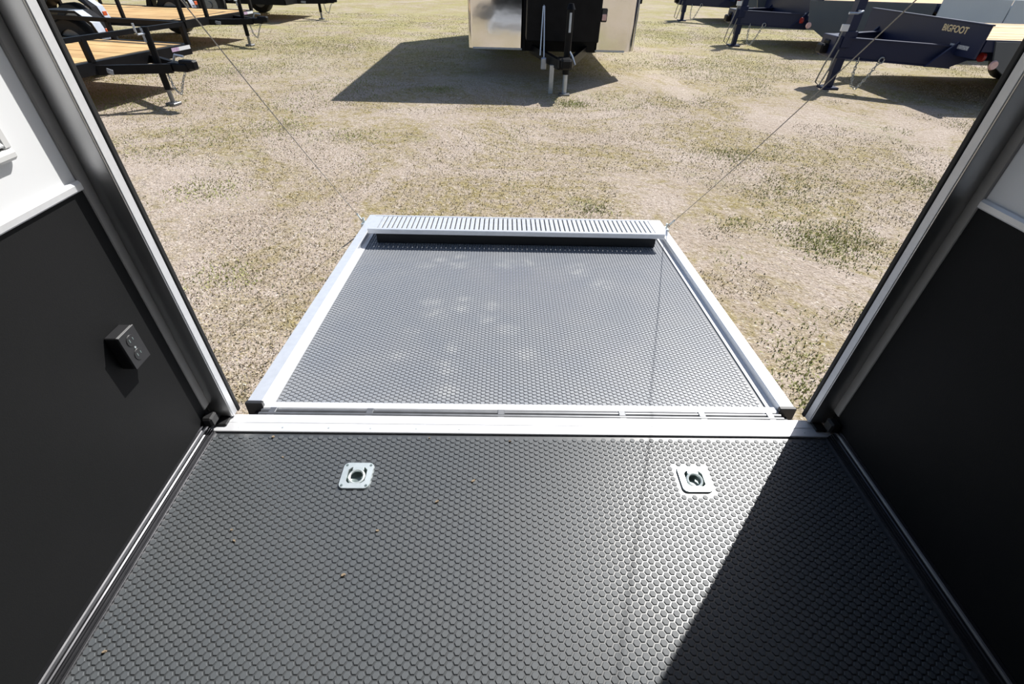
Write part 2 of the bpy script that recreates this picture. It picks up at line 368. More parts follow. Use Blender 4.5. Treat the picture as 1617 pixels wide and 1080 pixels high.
def jamb(n, s, label):
    root = empty('trim_%d' % n, (s*1.0, 1.08, 0)); tag(root, label, 'door post', kind='structure')
    P = lambda mb, name, m, smooth=False: _p(mb, name, m, root, smooth)
    def _p(mb, name, m, root, smooth):
        mb.v = [(x-s*1.0, y-1.08, z) for x, y, z in mb.v]; return mb.build(name, m, root, smooth)
    # main post: rounded inner corner, profile in plan
    prof = [(1.034, 1.114), (1.034, 1.083), (0.9700, 1.083), (0.9672, 1.0842), (0.9665, 1.087), (0.9665, 1.114)]
    mb = MB().prism([(s*x, y) for x, y in prof], 'z', 0.012, ZC-0.1); P(mb, 'post', 'jamb', True)
    mb = MB().prism([(s*x, y) for x, y in [(XW+0.012, 1.0828), (XW+0.012, 1.0522), (1.0212, 1.0522), (1.0190, 1.0545), (1.0190, 1.0800), (1.0205, 1.0828)]], 'z', 0.075, ZC); P(mb, 'corner_angle', 'angle')
    mb = MB().prism([(s*x, y) for x, y in [(0.9664, 1.0865), (0.9645, 1.088), (0.9645, 1.1115), (0.9664, 1.113)]], 'z', 0.010, ZC-0.1); P(mb, 'bright_edge', 'alu_white')
    mb = MB().prism([(s*x, y) for x, y in [(1.03, 1.1145), (0.9664, 1.1145), (0.9630, 1.1135), (0.9615, 1.116), (0.9615, 1.126), (0.9635, 1.129), (1.03, 1.129)]], 'z', 0.006, ZC); P(mb, 'seal', 'black')
    mb = MB().bbox(*sorted((s*0.988, s*1.020)), 1.018, 1.058, 0.030, 0.068, 0.006); P(mb, 'foam_block', 'black')
    mb = MB().bbox(*sorted((s*0.972, s*1.008)), 1.048, 1.10, 0.0045, 0.013, 0.002); P(mb, 'post_foot', 'black')
    return root
jamb(1, -1, 'satin metal left door post with black rubber seal')
jamb(2, 1, 'satin metal right door post with black rubber seal, in shade')
th = MB(); th.prism([(1.0285, -0.004), (1.0285, 0.0030), (1.031, 0.0042), (1.062, 0.0042), (1.064, 0.0030), (1.066, 0.0042), (1.099, 0.0042), (1.103, 0.001), (1.103, -0.03), (1.0285, -0.03)], 'x', -1.02, 1.02)
tho = tag(th.build('trim_3', 'alu_white'), 'bright aluminium threshold strip across the doorway', 'threshold', kind='structure')
for i in range(14):
    x = -0.93+i*0.143+random.uniform(-0.006, 0.006)
    MB().tube([(x, 1.045, 0.0040), (x, 1.045, 0.0052)], [0.0032, 0.0024], 8).build('screw', 'zinc', tho)

# ------------------------------------------------------------------ ramp door
ramp = empty('ramp_door', (0, 1.15, 0.0)); ramp.rotation_euler = (-0.0697, 0, 0)
tag(ramp, 'lowered ramp door with black hexagon-patterned deck and bright metal frame', 'ramp')
LR = 1.81; ZP = -0.032
def ramp_panel_material():
    m = M['stud'].copy(); m.name = 'skylit_dusty_ramp_stud'; nt = m.node_tree; n = nt.nodes; L = nt.links; b = n['Principled BSDF']
    b.inputs['Roughness'].default_value = 0.50; b.inputs['Specular IOR Level'].default_value = 1.0
    n['Mix'].inputs[6].default_value = (0.225, 0.242, 0.270, 1); n['Mix'].inputs[7].default_value = (0.265, 0.275, 0.290, 1)  # raised blue-grey paints in the ramp's sky reflection; dust spots come on top
    src = b.inputs['Base Color'].links[0].from_socket
    tc = n.new('ShaderNodeTexCoord')
    spots = [(-0.50, 1.16, .06, .04), (-0.34, 1.18, .07, .05), (-0.32, 1.28, .04, .04), (-0.43, 1.24, .05, .04), (-0.07, 1.20, .07, .08), (0.05, 1.22, .05, .05), (0.33, 1.14, .07, .10), (-0.42, .77, .06, .05), (-0.39, .66, .06, .05),
             (-0.28, .72, .05, .06), (-0.26, .80, .05, .04), (-0.13, .74, .05, .05), (-0.14, .62, .06, .06), (-0.05, .54, .06, .05), (-0.28, .40, .04, .05), (-0.30, .26, .06, .06), (-0.28, .12, .05, .05), (-0.50, .33, .05, .04), (0.02, 0.36, .05, .05), (0.42, .98, .09, .07), (-0.47, 0.52, .04, .03)]
    acc = None
    for (x, y, rx, ry) in spots:
        mp = n.new('ShaderNodeMapping'); mp.vector_type = 'TEXTURE'
        mp.inputs['Location'].default_value = (x, y, ZP); mp.inputs['Scale'].default_value = (rx, ry, 1)
        L.new(tc.outputs['Object'], mp.inputs['Vector'])
        ln = n.new('ShaderNodeVectorMath'); ln.operation = 'LENGTH'; L.new(mp.outputs[0], ln.inputs[0])
        r = n.new('ShaderNodeMapRange'); r.inputs[1].default_value = 1.35; r.inputs[2].default_value = 0.1; r.interpolation_type = 'SMOOTHSTEP'; L.new(ln.outputs['Value'], r.inputs[0])
        if acc is None: acc = r.outputs[0]
        else:
            mx = n.new('ShaderNodeMath'); mx.operation = 'MAXIMUM'; L.new(acc, mx.inputs[0]); L.new(r.outputs[0], mx.inputs[1]); acc = mx.outputs[0]
    nz = n.new('ShaderNodeTexNoise'); nz.inputs['Scale'].default_value = 22; nz.inputs['Detail'].default_value = 4; L.new(tc.outputs['Object'], nz.inputs['Vector'])
    rr = n.new('ShaderNodeMapRange'); rr.inputs[1].default_value = 0.35; rr.inputs[2].default_value = 0.65; L.new(nz.outputs[0], rr.inputs[0])
    mm = n.new('ShaderNodeMath'); mm.operation = 'MULTIPLY'; L.new(acc, mm.inputs[0]); L.new(rr.outputs[0], mm.inputs[1])
    m2 = n.new('ShaderNodeMath'); m2.operation = 'MULTIPLY'; L.new(mm.outputs[0], m2.inputs[0]); m2.inputs[1].default_value = 0.38
    mx = n.new('ShaderNodeMix'); mx.data_type = 'RGBA'; L.new(m2.outputs[0], mx.inputs[0]); L.new(src, mx.inputs[6]); mx.inputs[7].default_value = (*lin((196, 196, 192)), 1)
    L.new(mx.outputs[2], b.inputs['Base Color'])
    return m
M['ramp_stud'] = ramp_panel_material()
panel = MB().box(-0.905, 0.905, 0.03, LR, -0.062, ZP-0.004).build('panel', 'ramp_base', ramp)
stud_field('hex_stud_field', hex_points(-0.880, 0.880, 0.036, LR-0.03), ZP-0.004, panel, 'ramp_stud')
for s in (-1, 1):
    mb = MB(); mb.prism([(s*x, z) for x, z in [(0.906, -0.064), (0.906, -0.003), (0.909, 0.0), (0.957, 0.0), (0.960, -0.003), (0.960, -0.064)]], 'y', 0.02, LR+0.02)
    rail = mb.build('side_rail', 'alu', ramp)
    MB().bbox(*sorted((s*0.903, s*0.962)), 0.004, 0.0199, -0.066, 0.001, 0.002).build('end_cap', 'black_plastic', rail)
    MB().prism([(s*x, z) for x, z in [(0.9055, ZP-0.003), (0.9055, ZP+0.006), (0.900, ZP+0.0025), (0.881, ZP+0.0025), (0.881, ZP-0.003)]], 'y', 0.03, LR).build('inner_trim', 'alu_white', ramp)
    # cable lug on the far end of the rail
    lug = MB().bbox(*sorted((s*0.962, s*0.985)), LR-0.12, LR-0.06, -0.05, -0.01, 0.003); lug.tube([(s*0.972, LR-0.09, -0.012), (s*0.972, LR-0.09, 0.02)], 0.007, 8); lug.build('cable_lug', 'zinc', ramp)
MB().prism([(0.002, -0.055), (0.002, ZP+0.010), (0.006, ZP+0.014), (0.034, ZP+0.014), (0.036, ZP-0.003), (0.036, -0.055)], 'x', -0.9025, 0.9025).build('bottom_frame', 'alu_white', ramp)
MB().box(-0.905, 0.905, LR, LR+0.02, -0.064, ZP+0.002).build('far_frame', 'alu', ramp)
hg = empty('hinge'); hg.parent = ramp; hg.location = (0, 0, 0)
for k, (yy, zz) in enumerate(((-0.012, -0.020), (-0.032, -0.016))):
    MB().tube([(-0.90, yy, zz), (0.90, yy, zz)], 0.0095, 12).build('hinge_rod', 'steel', hg, True)
MB().box(-0.93, 0.93, -0.046, 0.001, -0.05, -0.031).build('hinge_leaf', 'dark_metal', hg)
for x in (-0.86, -0.53, -0.08, 0.34, 0.62, 0.86):
    MB().bbox(x-0.012, x+0.012, -0.0425, -0.0015, -0.031, -0.0085, 0.002).build('hinge_knuckle', 'steel', hg)
# raised transition flap of bar grating
FX, FY0, FY1, FZ = 0.866, 1.412, 1.645, 0.070
flap = MB(); flap.bbox(-FX, FX, FY0, FY0+0.024, FZ-0.029, FZ, 0.003); flap.bbox(-FX, FX, FY1-0.02, FY1, FZ-0.03, FZ, 0.003)
flap.box(-FX, -FX+0.05, FY0+0.024, FY1-0.02, FZ-0.014, FZ-0.001); flap.box(FX-0.05, FX, FY0+0.024, FY1-0.02, FZ-0.014, FZ-0.001)
flap = flap.build('flap', 'alu', ramp)
flap['label'] = 'raised bar-grating flap at the far end of the ramp'
ns = 58; sl_me = None
for i in range(ns):
    x = -FX+0.05+(2*FX-0.10)*(i+0.5)/ns
    if sl_me is None:
        o = MB().bbox(-0.0107, 0.0107, FY0+0.024, FY1-0.02, FZ-0.012, FZ-0.0015, 0.002).build('slat', 'alu', flap); sl_me = o.data
    else:
        o = bpy.data.objects.new('slat', sl_me); C.objects.link(o); o.parent = flap
    o.location = (x, 0, 0)
MB().bbox(-0.832, 0.832, FY0+0.045, FY1-0.04, ZP, FZ-0.0125, 0.004).build('bumper_bar', 'black', ramp)
for s in (-1, 1):
    MB().bbox(*sorted((s*0.82, s*0.864)), FY1-0.06, FY1-0.002, ZP, FZ-0.014, 0.003).build('flap_hinge', 'steel', ramp)

# door cables
def cable(s, ztop, label):
    a = Vector((s*0.972, 1.15+1.69, -0.105)); b = Vector((s*0.962, 1.122, ztop))
    n = 14; pts_ = [a.lerp(b, i/n)+Vector((0, 0, -0.025*math.sin(math.pi*i/n))) for i in range(n+1)]
    root = empty('ramp_cable', a); tag(root, label, 'cable', 'lift cables of the ramp door')
    MB().tube([p-a for p in pts_], 0.0017, 8).build('wire', 'cable', root, True)
    d = (b-a).normalized()
    MB().tube([d*0.03, d*0.11], 0.006, 8).build('sleeve', 'zinc', root, True)
    lp = []
    side = Vector((0, -d.z, d.y)).normalized()
    for k in range(14):
        t = 2*math.pi*k/14; lp.append(d*(0.015-0.018*math.cos(t))+side*0.010*math.sin(t))
    MB().tube(lp, 0.0024, 6, True).build('eye_loop', 'cable', root, True)
cable(-1, 1.60, 'thin steel cable rising from the left far corner of the ramp')
cable(1, 1.52, 'thin steel cable rising from the right far corner of the ramp')

# ------------------------------------------------------------------ tie-down plates
def tie_down(loc, label):
    root = empty('tie_down_plate', (loc[0], loc[1], 0.0)); tag(root, label, 'tie-down', 'recessed tie-down rings in the floor')
    H = 0.046; R = 0.016; n = 6; outer = []
    for cx, cy, a0 in ((H-R, H-R, 0), (-H+R, H-R, 90), (-H+R, -H+R, 180), (H-R, -H+R, 270)):
        for k in range(n+1):
            t = math.radians(a0+90*k/n); outer.append((cx+R*math.cos(t), cy+R*math.sin(t)))
    m = len(outer); rin = 0.0335
    inner = [(rin*math.cos(math.atan2(y, x)), rin*math.sin(math.atan2(y, x))) for x, y in outer]
    ins = [(x*(1-0.03), y*(1-0.03)) for x, y in outer]
    v = [(x, y, 0.0) for x, y in outer]+[(x, y, 0.0028) for x, y in ins]+[(x, y, 0.0034) for x, y in inner]+[(x*0.97, y*0.97, 0.0) for x, y in inner]
    v = [(x, y, z-0.0035) if i < m else (x, y, z) for i, (x, y, z) in enumerate(v)]
    f = []
    for a in range(3):
        for k in range(m):
            f.append((a*m+k, a*m+(k+1) % m, (a+1)*m+(k+1) % m, (a+1)*m+k))
    pl = MB().add(v, f); pl.build('plate', 'zinc', root)
    # dished pan below
    rings = [(0.0330, 0.0005), (0.0310, -0.009), (0.026, -0.015), (0.016, -0.018), (0.002, -0.018)]
    v = [(r*math.cos(2*math.pi*k/28), r*math.sin(2*math.pi*k/28), z) for r, z in rings for k in range(28)]
    f = [(a*28+k, a*28+(k+1) % 28, (a+1)*28+(k+1) % 28, (a+1)*28+k) for a in range(len(rings)-1) for k in range(28)]+[tuple(range((len(rings)-1)*28, len(rings)*28))]
    MB().add(v, f).build('pan', 'zinc_dark', root, True)
    # D-ring folded in the dish and its clip
    rp = [(0.0215*math.cos(t), 0.0215*math.sin(t)-0.003, -0.002+0.003*math.sin(t)) for t in [2*math.pi*k/24 for k in range(24)]]
    MB().tube(rp, 0.0042, 8, True).build('ring', 'zinc', root, True)
    MB().bbox(-0.017, 0.017, 0.016, 0.030, -0.006, 0.0042, 0.0015).build('clip', 'zinc', root)
    for sx in (-1, 1):
        for sy in (-1, 1):
            MB().tube([(sx*0.0355, sy*0.0355, 0.0020), (sx*0.0355, sy*0.0355, 0.0046)], [0.0048, 0.0035], 10).build('screw', 'zinc_dark', root)
    return root
tie_down(PL[0], 'square zinc tie-down plate on the left, in the darker part of the floor')
tie_down(PL[1], 'square zinc tie-down plate on the right, in the sun glare')

# ------------------------------------------------------------------ wall fittings
ox, oy, oz = -XW, 0.920, 0.4435
out = empty('power_outlet', (ox, oy, oz)); tag(out, 'black surface-mounted power outlet box on the left wall', 'outlet')
MB().bbox(0.0005, 0.031, -0.029, 0.029, -0.0485, 0.0485, 0.002).build('box', 'black_plastic', out)
fp = MB().bbox(0.0311, 0.035, -0.030, 0.030, -0.0495, 0.0495, 0.0015).build('face_plate', 'black_plastic', out)
for zz in (-0.021, 0.021):
    sk = MB(); sk.tube([(0.0351, 0, zz), (0.0366, 0, zz)], [0.0155, 0.0145], 18); sk = sk.build('socket', 'black_plastic', fp)
    for yy, hh in ((-0.0058, 0.0085), (0.0058, 0.007)):
        MB().box(0.0366, 0.0372, yy-0.0014, yy+0.0014, zz+0.002-hh/2, zz+0.002+hh/2).build('slot', 'zinc_dark', fp)
MB().tube([(0.0351, 0, 0), (0.0364, 0, 0)], 0.0028, 10).build('screw', 'zinc', fp)

vt = empty('wall_vent', (-XW-0.003, 0.822, 0.893)); tag(vt, 'white louvred plastic vent on the upper left wall', 'vent')
fr = MB(); fr.bbox(0.0005, 0.016, -0.13, 0.125, 0.0, 0.020, 0.006); fr.bbox(0.0005, 0.014, -0.13, 0.125, 0.255, 0.275, 0.005); fr.bbox(0.0005, 0.012, -0.13, -0.112, 0.02, 0.255, 0.003); fr.bbox(0.0005, 0.012, 0.107, 0.125, 0.02, 0.255, 0.003)
fr.build('frame', 'vent', vt)
MB().box(0.0005, 0.003, -0.112, 0.107, 0.02, 0.255).build('back_plate', 'black_plastic', vt)
for i in range(14):
    z = 0.026+i*0.0165
    MB().prism([(0.003, z+0.010), (0.004, z+0.012), (0.014, z+0.003), (0.013, z)], 'y', -0.112, 0.107).build('slat', 'white_wall', vt)

# small dry leaf bits on the floor
bits = [(-0.80, 0.69), (-0.78, 0.66), (-0.95, 0.40), (-0.26, 0.78), (-0.05, 1.0), (-0.31, 1.01), (-0.16, 0.85), (-0.75, 0.93), (-0.41, 0.69), (-0.81, 1.01), (-0.47, 0.57)]
desc = ['bent dry leaf scrap beside the left floor edge', 'tiny dry leaf scrap just below the bent one', 'pale crumb of debris near the bottom left floor corner', 'dry straw scrap right of the left tie-down plate', 'brown seed by the middle of the threshold',
        'small straw bit under the threshold left of the brown seed', 'white crumb in the middle of the floor between the tie-downs', 'pale crumb left of the left tie-down plate', 'tan flake below the left tie-down plate', 'tan crumb close to the threshold on the left', 'grey crumb low in the centre left of the floor']
for i, (px, py) in enumerate(bits):
    p = Vector((px, py, -0.0012)); r = 0.0026+0.002*random.random(); mb = MB()
    n = 7; L_ = r*random.uniform(1.0, 2.2); top = [(L_*math.cos(2*math.pi*k/n), r*math.sin(2*math.pi*k/n)*random.uniform(.7, 1.1)) for k in range(n)]
    v = [(x, y, 0) for x, y in top]+[(x*0.75, y*0.75, 0.0025+0.002*random.random()) for x, y in top]+[(0, 0, 0.003)]
    mb.add(v, [(k, (k+1) % n, (k+1) % n+n, k+n) for k in range(n)]+[(k+n, (k+1) % n+n, 2*n) for k in range(n)]+[tuple(range(n))[::-1]])
    o = mb.build('leaf_scrap', 'leaf'); o.location = p; o.rotation_euler = (0, 0, random.random()*6.28)
    tag(o, desc[i], 'debris', 'dry debris on the trailer floor')

# ------------------------------------------------------------------ helpers for the trailers in the yard
def wheel(root, x, y, r=0.33, w=0.2):
    n = 24; mb = MB()
    prof = [(r*0.62, -w/2), (r*0.93, -w/2), (r, -w*0.36), (r, w*0.36), (r*0.93, w/2), (r*0.62, w/2)]
    v = [(x+a*math.cos(2*math.pi*k/n), y+b, r+a*math.sin(2*math.pi*k/n)) for a, b in prof for k in range(n)]
    f = [(i*n+k, i*n+(k+1) % n, ((i+1) % 6)*n+(k+1) % n, ((i+1) % 6)*n+k) for i in range(6) for k in range(n)]
    t = mb.add(v, f).build('wheel', 'tyre', root, True)
    hb = MB(); hb.tube([(x, y-w*0.4, r), (x, y+w*0.4, r)], r*0.63, 20); hb.tube([(x, y-w*0.52, r), (x, y+w*0.52, r)], r*0.2, 12)
    hb.build('rim', 'steel', t, True)
def chain_loop(pts_, r, name, root, m='chain', link=0.03):
    """links along a polyline, joined as one hanging chain"""
    mb = MB(); P_ = [Vector(p) for p in pts_]
    k = 0
    for a, b in zip(P_[:-1], P_[1:]):
        L_ = (b-a).length; n = max(1, int(L_/link)); d = (b-a).normalized()
        u_ = d.cross(Vector((0.3, 1, 0.2))).normalized(); w_ = d.cross(u_)
        for i in range(n):
            c = a+d*(L_*(i+0.5)/n); s_ = u_ if k % 2 else w_; k += 1
            mb.tube([c+d*(link*0.68*math.cos(t))+s_*(r*2.1*math.sin(t)) for t in [2*math.pi*q/8 for q in range(8)]], r, 5, True)
    return mb.build(name, m, root)

# ------------------------------------------------------------------ open utility trailers (left)
def utility_trailer(label, loc, rz, ZT=0.67):
    root = empty('utility_trailer', loc, rz); tag(root, label, 'trailer', 'open utility trailers on the left')
    W2, LN, ZD = 1.0, 3.2, 0.45
    def b(name, p, q, w, h, m='black_paint', par=root): return MB().beam(p, q, w, h).build(name, m, par)
    fr_ = b('front_rail', (0, -W2, ZD-0.04), (0, W2, ZD-0.04), 0.05, 0.11)
    for s in (-1, 1): b('side_rail', (0, s*W2, ZD-0.04), (-LN, s*W2, ZD-0.04), 0.05, 0.11)
    b('rear_rail', (-LN, -W2, ZD-0.04), (-LN, W2, ZD-0.04), 0.05, 0.11)
    b('top_rail', (0.0, -W2-0.02, ZT), (0.0, W2+0.02, ZT), 0.045, 0.045)
    for s in (-1, 1): b('top_rail', (0, s*W2, ZT), (-LN, s*W2, ZT), 0.045, 0.045)
    for y in (-W2, -0.38, W2): b('post', (0, y, ZD), (0, y, ZT), 0.05, 0.05).rotation_euler = (0, 0, 0)
    for x in (-1.05, -2.1, -LN):
        for s in (-1, 1): b('post', (x, s*W2, ZD), (x, s*W2, ZT), 0.045, 0.045)
    npl = 10; wd = (2*W2-0.07)/npl
    for i in range(npl):
        y = -W2+0.035+wd*(i+0.5)
        MB().bbox(-LN+0.03, -0.03, y-wd/2+0.003, y+wd/2-0.003, ZD-0.03, ZD+0.008+random.uniform(-0.002, 0.002), 0.003).build('plank', 'wood', root)
    for s in (-1, 1):
        bm_ = b('tongue_beam', (-0.35, s*0.55, ZD-0.06), (0.62, s*0.05, ZD-0.06), 0.05, 0.085)
    d = Vector((0.97, -0.5, 0)).normalized(); nrm = Vector((0.5, 0.97, 0)).normalized()*-1
    st = MB()
    for i in range(7):
        c = Vector((0.10, -0.32, 0))+d*(i*0.028)+Vector((-0.5, -0.97, 0)).normalized()*0.027
        st.beam((c.x, c.y, ZD-0.085), (c.x+0.012, c.y, ZD-0.04), 0.016, 0.004, (0.5, 0.97, 0))
    st.build('decal', 'decal', root)
    cp = MB(); cp.bbox(0.56, 0.80, -0.06, 0.06, ZD-0.09, ZD-0.01, 0.012); cp.bbox(0.70, 0.88, -0.045, 0.045, ZD-0.07, ZD+0.02, 0.015); cp.build('coupler', 'black_paint', root)
    lt = MB(); lt.tube([(0.62, 0, ZD), (0.66, 0.0, ZD+0.06), (0.76, 0, ZD+0.05)], 0.012, 8); lt.build('coupler_latch', 'galv', root, True)
    jk = MB(); jk.tube([(0.40, 0.02, 0.16), (0.40, 0.02, ZD+0.30)], 0.034, 12); jk = jk.build('jack', 'black_paint', root, True)
    MB().tube([(0.40, 0.02, 0.03), (0.40, 0.02, 0.2)], 0.024, 10).build('inner_tube', 'steel', jk, True)
    MB().bbox(0.34, 0.46, -0.04, 0.08, 0.0, 0.03, 0.006).build('foot', 'steel', jk)
    hd = MB(); hd.tube([(0.40, 0.02, ZD+0.24), (0.40, -0.10, ZD+0.24), (0.40, -0.11, ZD+0.27), (0.40, -0.11, ZD+0.34)], 0.011, 8); hd.build('handle', 'galv', jk, True)
    MB().bbox(0.366, 0.40, -0.016, 0.056, ZD+0.16, ZD+0.29, 0.004).build('jack_label', 'decal', jk)
    rf = MB().box(0.0252, 0.0275, 0.80, 0.99, ZD-0.035, ZD+0.005).build('reflector', 'body_white', root)
    MB().box(0.0252, 0.0277, 0.68, 0.80, ZD-0.035, ZD+0.005).build('reflector', 'pinkdecal', root)
    for s in (-1, 1):
        y0, y1 = s*(W2+0.03), s*(W2+0.27)
        mb = MB(); mb.prism([(-1.25, 0.42), (-1.32, 0.62), (-1.5, 0.74), (-2.0, 0.74), (-2.18, 0.62), (-2.25, 0.42), (-2.21, 0.42), (-2.145, 0.60), (-1.99, 0.715), (-1.51, 0.715), (-1.355, 0.60), (-1.29, 0.42)], 'y', min(y0, y1), max(y0, y1))
        mb.build('fender', 'black_paint', root)
        MB().prism([(-1.245, 0.44), (-1.315, 0.625), (-1.495, 0.745), (-1.60, 0.745), (-1.60, 0.7405), (-1.497, 0.7405), (-1.32, 0.62), (-1.251, 0.44)], 'y', min(y0, y0+s*0.12), max(y0, y0+s*0.12)).build('fender_step', 'galv', root)
        MB().bbox(-1.24, -1.225, *sorted((s*(W2+0.10), s*(W2+0.18))), 0.50, 0.56, 0.004).build('side_light', 'orange', root)
        wheel(root, -1.75, s*(W2+0.15))
    chain_loop([(0.55, -0.07, ZD-0.08), (0.60, -0.10, 0.2), (0.66, -0.1, 0.15), (0.72, -0.06, 0.3), (0.76, -0.05, ZD-0.09)], 0.005, 'safety_chain', root)
    return root
RZ = -0.20
utility_trailer('nearest black utility trailer with pine plank deck at the left', (-4.24, 6.02, GZ), RZ)
utility_trailer('second black utility trailer with pine deck, behind the nearest one', (-5.18, 10.35, GZ), RZ+0.06, 1.05)
utility_trailer('third black utility trailer in the left row, farthest away', (-5.25, 14.95, GZ), RZ+0.1, 1.05)

# ------------------------------------------------------------------ navy flatbed trailers (right)
def text_mesh(s, size, parent, m, name='lettering'):
    cu = bpy.data.curves.new('text', 'FONT'); cu.body = s; cu.size = size; cu.extrude = 0.002; cu.align_x = 'LEFT'; cu.offset = 0.0022; cu.space_character = 1.02
    to = bpy.data.objects.new('text', cu); C.objects.link(to)
    dg = bpy.context.evaluated_depsgraph_get(); me = bpy.data.meshes.new_from_object(to.evaluated_get(dg))
    bpy.data.objects.remove(to); me.materials.clear(); me.materials.append(M[m])
    o = bpy.data.objects.new(name, me); C.objects.link(o); o.parent = parent; return o
def flatbed(label, loc, rz, plate_top=0.745, plate_x=-0.16, lettered=True, plate_mat='skylit_navy', ZD=0.75, panel=False):
    """local +X is the towing end; local +Y is the side towards the viewer"""
    root = empty('flatbed_trailer', loc, rz); tag(root, label, 'trailer', 'navy flatbed trailers on the right')
    W2, LN = 1.20, 5.2; dz_ = ZD-0.75
    def b(name, p, q, w, h, m='navy', par=root): return MB().beam(p, q, w, h).build(name, m, par)
    hb = MB().bbox(-0.03, 0.0, -W2, W2, 0.55, 0.90+dz_, 0.004).build('headboard', 'navy', root)
    MB().bbox(-0.05, 0.012, -W2, W2, 0.895+dz_, 0.912+dz_, 0.003).build('headboard_cap', 'navy', hb)
    npl = 14; wd = (2*W2-0.06)/npl
    for i in range(npl):
        y = -W2+0.03+wd*(i+0.5)
        MB().bbox(-LN, -0.055, y-wd/2+0.003, y+wd/2-0.003, ZD-0.04, ZD+random.uniform(-0.003, 0.003), 0.003).build('plank', 'wood', root)
    for s in (-1, 1):
        b('side_rail', (-0.04, s*(W2-0.012), ZD-0.055), (-LN, s*(W2-0.012), ZD-0.055), 0.035, 0.125)
        tb = MB(); p = Vector((1.18, s*0.10, 0.52)); q = Vector((-0.08, s*0.80, 0.52)); tb.beam(p, q, 0.03, 0.23)
        tb.beam(p+Vector((0, 0, 0.12)), q+Vector((0, 0, 0.12)), 0.09, 0.014); tb.beam(p-Vector((0, 0, 0.12)), q-Vector((0, 0, 0.12)), 0.09, 0.014)
        tb = tb.build('tongue_beam', 'navy', root)
        MB().prism([(0.30, 0.41), (-0.02, 0.41), (-0.46, 0.60), (-0.46, 0.70), (0.0, 0.70)], 'y', *sorted((s*0.83, s*0.86))).build('gusset', 'navy', root)
        b('main_beam', (-0.1, s*0.55, 0.58), (-LN, s*0.55, 0.58), 0.08, 0.24)
        # sloped skirt plate under the deck side
        y0, y1 = sorted((s*(W2+0.006), s*(W2+0.03)))
        px = plate_x
        MB().prism([(px+0.02, plate_top), (px-0.10, 0.50), (px-0.52, 0.28), (px-2.4, 0.28), (px-2.4, plate_top)], 'y', y0, y1).build('skirt_plate', plate_mat, root)
        lt = MB(); lt.tube([(px-0.10, s*(W2+0.03), 0.50), (px-0.10, s*(W2+0.05), 0.50)], [0.055, 0.045], 16); lt.build('marker_light', 'lens', root, True)
        MB().tube([(px+0.0, s*(W2-0.06), 0.57), (px+0.035, s*(W2-0.06), 0.57)], 0.05, 14).build('side_light', 'red_lens', root, True)
        wheel(root, -2.5, s*0.95, 0.34, 0.22); wheel(root, -3.3, s*0.95, 0.34, 0.22)
    if panel:
        for k in range(2): MB().bbox(-2.25-k*1.35-1.33, -2.25-k*1.35, W2+0.032, W2+0.06, 0.30, ZD+0.10, 0.006).build('side_panel', 'skylit_panel', root)
    for x in (-0.9, -1.8, -2.7): b('cross_member', (x, -W2+0.03, 0.65), (x, W2-0.03, 0.65), 0.06, 0.10)
    cp = MB(); cp.bbox(1.08, 1.22, -0.07, 0.07, 0.44, 0.60, 0.015); cp.bbox(1.19, 1.30, -0.08, 0.08, 0.43, 0.55, 0.02); cp.build('coupler', 'black_paint', root)
    MB().bbox(0.96, 1.20, -0.17, 0.20, 0.40, 0.655, 0.006).build('tongue_plate', 'navy', root)
    jx, jy = 1.03, 0.14
    jk = MB(); jk.beam((jx, jy, 0.22), (jx, jy, 1.25), 0.115, 0.115, (1, 0, 0)); jk.bbox(jx-0.085, jx+0.085, jy-0.085, jy+0.085, 0.52, 0.72, 0.008); jk = jk.build('jack', 'navy', root)
    MB().beam((jx, jy, 0.03), (jx, jy, 0.30), 0.085, 0.085, (1, 0, 0)).build('inner_tube', 'navy', jk)
    MB().bbox(jx-0.11, jx+0.11, jy-0.11, jy+0.11, 0.0, 0.03, 0.006).build('foot', 'navy', jk)
    hd = MB(); hd.tube([(jx+0.02, jy+0.06, 0.95), (jx+0.02, jy+0.16, 0.95), (jx+0.10, jy+0.2, 0.93), (jx+0.22, jy+0.2, 0.93)], 0.014, 8); hd.build('handle', 'galv', jk, True)
    MB().bbox(jx+0.10, jx+0.20, jy+0.10, jy+0.13, 0.72, 0.80, 0.004).build('plug', 'body_white', root)
    cb = MB(); cb.tube([(jx+0.16, jy+0.11, 0.75), (jx+0.18, jy+0.12, 0.60), (jx+0.25, jy+0.12, 0.30), (jx+0.27, jy+0.1, 0.10), (jx+0.20, jy+0.1, 0.05), (jx+0.14, jy+0.1, 0.28), (jx+0.10, jy+0.09, 0.5)], 0.010, 7); cb.build('light_cable', 'cable', root, True)
    chain_loop([(0.86, 0.32, 0.42), (0.88, 0.36, 0.25), (0.86, 0.40, 0.08), (0.80, 0.44, 0.06), (0.73, 0.47, 0.22), (0.66, 0.48, 0.40)], 0.007, 'safety_chain', root, link=0.035)
    hk = MB(); hk.tube([(0.64+0.035*math.cos(t), 0.48, 0.42+0.035*math.sin(t)) for t in [2*math.pi*k/14 for k in range(14)]], 0.009, 6, True); hk.build('chain_hook', 'chain', root, True)
    MB().box(-0.0005, 0.003, 0.72, 1.04, 0.625, 0.668).build('decal', 'decal', root)
    if lettered:
        t = text_mesh('BIGFOOT', 0.102, root, 'cream'); t.matrix_local = Matrix(((0, 0, 1, 0.0025), (1, 0, 0, 0.455), (0, 1, 0, 0.783), (0, 0, 0, 1)))
        t.scale.x *= 1.0
    return root
flatbed('nearest navy flatbed trailer with BIGFOOT lettering and pine deck', (5.69, 7.95, GZ), math.pi)
flatbed('second navy flatbed trailer with side panels coloured pale as if reflecting sky, behind the lettered one', (5.86, 12.2, GZ), math.pi, 0.89, 0.22, False, 'skylit_navy', 0.89, True)
